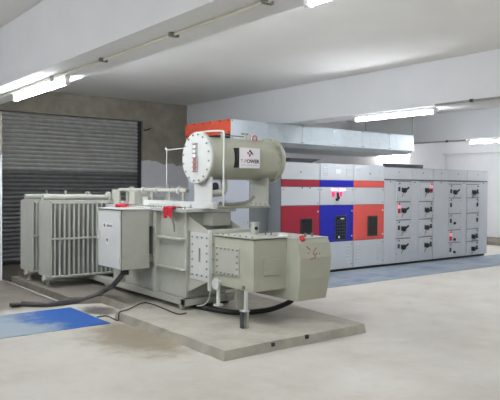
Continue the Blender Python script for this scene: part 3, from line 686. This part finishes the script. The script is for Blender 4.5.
def compartment(u, x0, x1, z0, z1, kind, side, lit):
    d = part('compartment_door', MB().box(x0, x1, FY-.03, FY-.016, z0+.01, z1-.01, .003), 'panel', u)
    part('top_seam', MB().box(x0-.01, x1+.005, FY-.034, FY-.016, z1-.016, z1-.002), 'gap', d)
    yb = FY-.03
    xi = x0+.075 if side == 'L' else x1-.075
    xh = x0+.24 if side == 'L' else x1-.22
    zt = z1-.09
    part('stud', MB().cyl((xi+.01, yb-.01, zt+.035), (xi+.01, yb+.001, zt+.035), .017, 8), 'ink', d)
    if lit:
        part('indicator_lamp', MB().cyl((xi, yb-.02, zt-.015), (xi, yb+.001, zt-.015), .026, 12), 'ledsoft', d, smooth=True)
        part('red_switch', MB().box(xi-.04, xi+.03, yb-.022, yb+.001, zt-.16, zt-.065, .005), 'red', d)
    else:
        part('meter', MB().box(xi-.035, xi+.025, yb-.015, yb+.001, zt-.13, zt-.035, .004), 'ink', d)
    if kind == 'handle':
        zc = zt-.11
        h = part('handle', MB().cyl((xh, yb-.035, zc), (xh, yb+.001, zc), .055, 14), 'black', d, smooth=True)
        t_ = math.radians(random.choice((20, 28, 35)) if side == 'L' else random.choice((-8, 0, 8)))
        ax = Vector((math.cos(t_), 0, math.sin(t_))); pz = Vector((xh, yb-.045, zc)); nz = Vector((-math.sin(t_), 0, math.cos(t_)))*.022
        a_ = [pz-ax*.05-nz, pz+ax*.14-nz*.7, pz+ax*.14+nz*.7, pz-ax*.05+nz]
        part('handle_lever', MB().prism(a_, [p+Vector((0, .02, 0)) for p in a_]), 'black', d)
        part('handle_plate', MB().box(xh-.035-.05, xh-.05, yb-.012, yb+.001, zc-.04, zc+.06), 'ink', d)
        part('key_tag', MB().prism([(xh-.03, yb-.006, zc-.05), (xh-.01, yb-.006, zc-.05), (xh-.07, yb-.006, zc-.15), (xh-.085, yb-.006, zc-.15)], [(xh-.03, yb, zc-.05), (xh-.01, yb, zc-.05), (xh-.07, yb, zc-.15), (xh-.085, yb, zc-.15)]), 'steel', d)
    elif kind == 'knob':
        part('knob', MB().cyl((xh-.02, yb-.03, zt-.14), (xh-.02, yb+.001, zt-.14), .032, 12), 'black', d, smooth=True)
    mb = MB()
    for xx in (x0+.02, x1-.02):
        for zz in (z0+.06, z1-.07): mb.cyl((xx, yb-.006, zz), (xx, yb+.001, zz), .01, 6)
    part('screws', mb, 'steel', d)

def comp_cabinet(x0, x1, colA, colB, zA, zB, kinds, lits, label, heads):
    u = thing('switchgear_cabinet', ((x0+x1)/2, FY+DEP/2, 0), label, 'cabinet', 'switchgear cabinets in the front row')
    base_body(u, x0, x1, 2.10)
    hs = [x0]+heads+[x1]
    for a, b in zip(hs, hs[1:]):
        h = door_plate('head_panel', a, b, 1.845, 2.098, 'panel', u)
        small_dots([((a+b)/2, 2.0)], h, 'ink', 'small_marks', .012)
    part('head_seam', MB().box(x0, x1, FY-.021, FY, 1.825, 1.845), 'gap', u)
    cols = [(x0, colA[0]-.012), (colA[0]-.012, colA[1]+.012), (colA[1]+.012, colB[0]-.012), (colB[0]-.012, colB[1]+.012), (colB[1]+.012, x1)]
    for k, (a, b) in enumerate(cols):
        if b-a > .03:
            q = part('cover_strip' if k % 2 == 0 else 'column_frame', MB().box(a+.003, b-.003, FY-.016, FY+.001, .057, 1.823, .002), 'panel', u)
            if k % 2 == 0 and b-a > .1: small_dots([((a+b)/2, 1.79)], q, 'ink', 'small_marks', .012)
    for (cx0, cx1), zs, side, kk, ll in ((colA, zA, 'L', kinds[0], lits[0]), (colB, zB, 'R', kinds[1], lits[1])):
        for r in range(len(zs)-1):
            compartment(u, cx0, cx1, zs[r+1], zs[r], kk[r], side, r in ll)
    return u
zr = [1.812, 1.373, .983, .585, .20]
comp_cabinet(10.318, 12.02, (10.716, 11.192), (11.495, 11.995), zr, zr, (['handle']*4, ['handle']*4), ({1}, {0}),
             'plain grey switchgear cabinet with two columns of four handled compartments', [11.245])
zr = [1.772, 1.449, 1.079, .698, .402, .13]
comp_cabinet(12.02, 14.245, (12.608, 13.091), (13.339, 13.852), zr, zr, (['handle', 'none', 'knob', 'knob', 'knob'], ['handle', 'none', 'none', 'handle', 'handle']), ({3}, set()),
             'plain grey switchgear cabinet with two columns of five compartments', [12.62, 13.35])
# dark steel channels lying on the cabinet tops
single('steel_channel', MB().box(10.75, 12.08, 8.9, 8.98, 2.125-.025, 2.20, .004), 'dark', 'dark steel channel lying on top of the plain grey compartment cabinet', 'channel', 'dark channels on the cabinet tops')
single('steel_channel', MB().prism([(8.02, 8.98, 2.125), (8.55, 8.98, 2.125), (8.86, 8.98, 2.225), (8.02, 8.98, 2.225)], [(8.02, 9.1, 2.125), (8.55, 9.1, 2.125), (8.86, 9.1, 2.225), (8.02, 9.1, 2.225)]), 'dark', 'dark steel channel lying on top of the crimson-door cabinet', 'channel', 'dark channels on the cabinet tops')

# rear cabinet under the duct
RX0, RX1, RY0, RY1 = 7.00, 7.44, 8.93, 10.98
u = thing('rear_cabinet', ((RX0+RX1)/2, (RY0+RY1)/2, 0), 'tall narrow bluish-white cabinet beside the crimson-door cabinet, under the orange duct end', 'cabinet')
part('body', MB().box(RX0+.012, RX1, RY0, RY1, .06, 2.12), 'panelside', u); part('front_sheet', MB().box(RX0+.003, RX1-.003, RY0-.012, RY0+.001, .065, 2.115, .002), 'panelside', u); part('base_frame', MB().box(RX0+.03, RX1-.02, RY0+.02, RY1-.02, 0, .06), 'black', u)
ys = [RY0, 9.62, 10.3, RY1]
for a_, b_ in zip(ys, ys[1:]):
    sp = part('side_sheet', MB().box(RX0, RX0+.013, a_+.003, b_-.003, .065, 2.115, .002), 'rear', u)
    mb = MB()
    for k in range(5):
        mb.cyl((RX0-.006, a_+.03, .25+k*.38), (RX0+.001, a_+.03, .25+k*.38), .012, 6)
    part('screws', mb, 'bolt', sp)

# ------------------------------------------------------------------ bus duct
DX0, DX1, DY0, DY1, DZ0, DZM, DZ1 = 7.00, 12.56, 9.53, 11.10, 2.475, 2.56, 2.943
D = thing('bus_duct', ((DX0+DX1)/2, (DY0+DY1)/2, DZ0), 'long silver galvanised duct with an orange end above the cabinets', 'duct')
seg = 6; L = (DX1-DX0-.02)/seg
part('core', MB().box(DX0+.02, DX1-.02, DY0+.02, DY1-.02, DZM, DZ1-.01), 'dark', D)
s1 = s2 = s3 = s4 = None
def skew(x0, x1):                           # sloped lower strip of the front side
    return MB().prism([(x0, DY0, DZM), (x0, DY0+.01, DZM+.01), (x0, DY0+.13, DZ0+.01), (x0, DY0+.12, DZ0)], [(x1, DY0, DZM), (x1, DY0+.01, DZM+.01), (x1, DY0+.13, DZ0+.01), (x1, DY0+.12, DZ0)])
for k in range(seg):
    x0 = DX0+.02+k*L; x1 = x0+L
    fs = part('side_sheet', MB().box(x0+.002, x1-.002, DY0, DY0+.02, DZM, DZ1, .003), 'galv', D)
    if k:
        mb = MB()
        for j in range(4): mb.box(x0+.25, x0+.40, DY0-.008, DY0+.001, 2.64+j*.06, 2.652+j*.06)
        part('louvres', mb, 'galv', fs)
    mb = MB()
    for xx in (x0+.03, x1-.03): mb.cyl((xx, DY0-.008, DZ1-.03), (xx, DY0+.001, DZ1-.03), .012, 6).cyl((xx, DY0-.008, DZM+.03), (xx, DY0+.001, DZM+.03), .012, 6)
    part('screws', mb, 'bolt', fs)
    xe = x1 if k < seg-1 else x1-.14
    part('sloped_sheet', skew(x0+.002, xe-.002), 'galv', D)
    part('bottom_sheet', MB().box(x0+.002, xe-.002, DY0+.12, DY1-.12, DZ0, DZ0+.015), 'galv', D)
    part('roof_sheet', MB().box(x0+.002, x1-.002, DY0, DY1, DZ1-.012, DZ1), 'galv', D)
    part('rear_sheet', MB().box(x0+.002, x1-.002, DY1-.02, DY1, DZ0, DZ1), 'galv', D)
part('end_sheet', MB().prism([(DX1-.02, DY0+.002, DZM), (DX1-.02, DY1, DZM), (DX1-.02, DY1, DZ1), (DX1-.02, DY0+.002, DZ1)], [(DX1, DY0+.002, DZM), (DX1, DY1, DZM), (DX1, DY1, DZ1), (DX1, DY0+.002, DZ1)]), 'galv', D)
part('end_slope', MB().prism([(DX1, DY0+.01, DZM), (DX1, DY1, DZM), (DX1-.14, DY1, DZ0), (DX1-.14, DY0+.12, DZ0)], [(DX1-.02, DY0+.01, DZM+.01), (DX1-.02, DY1, DZM+.01), (DX1-.16, DY1, DZ0+.01), (DX1-.16, DY0+.12, DZ0+.01)]), 'galv', D)
ep = part('end_plate', MB().box(DX0, DX0+.02, DY0, DY1, DZ0+.19, DZ1, .003), 'ductor', D, label='bright orange end plate')
mb = MB()
for k in range(6):
    y = DY0+.04+k*.295; mb.cyl((DX0-.01, y, DZ1-.03), (DX0+.001, y, DZ1-.03), .014, 6).cyl((DX0-.01, y, DZ0+.22), (DX0+.001, y, DZ0+.22), .014, 6)
part('bolts', mb, 'crimson', ep)
part('riser', MB().box(7.04, 7.42, 9.8, 10.9, 2.12, 2.48, .004), 'rear', D)
for x, y in ((12.53, 9.56), (12.53, 11.05)): part('hanger_rod', MB().cyl((x, y, DZ1-.01), (x, y, ZC), .008, 6), 'steel', D)
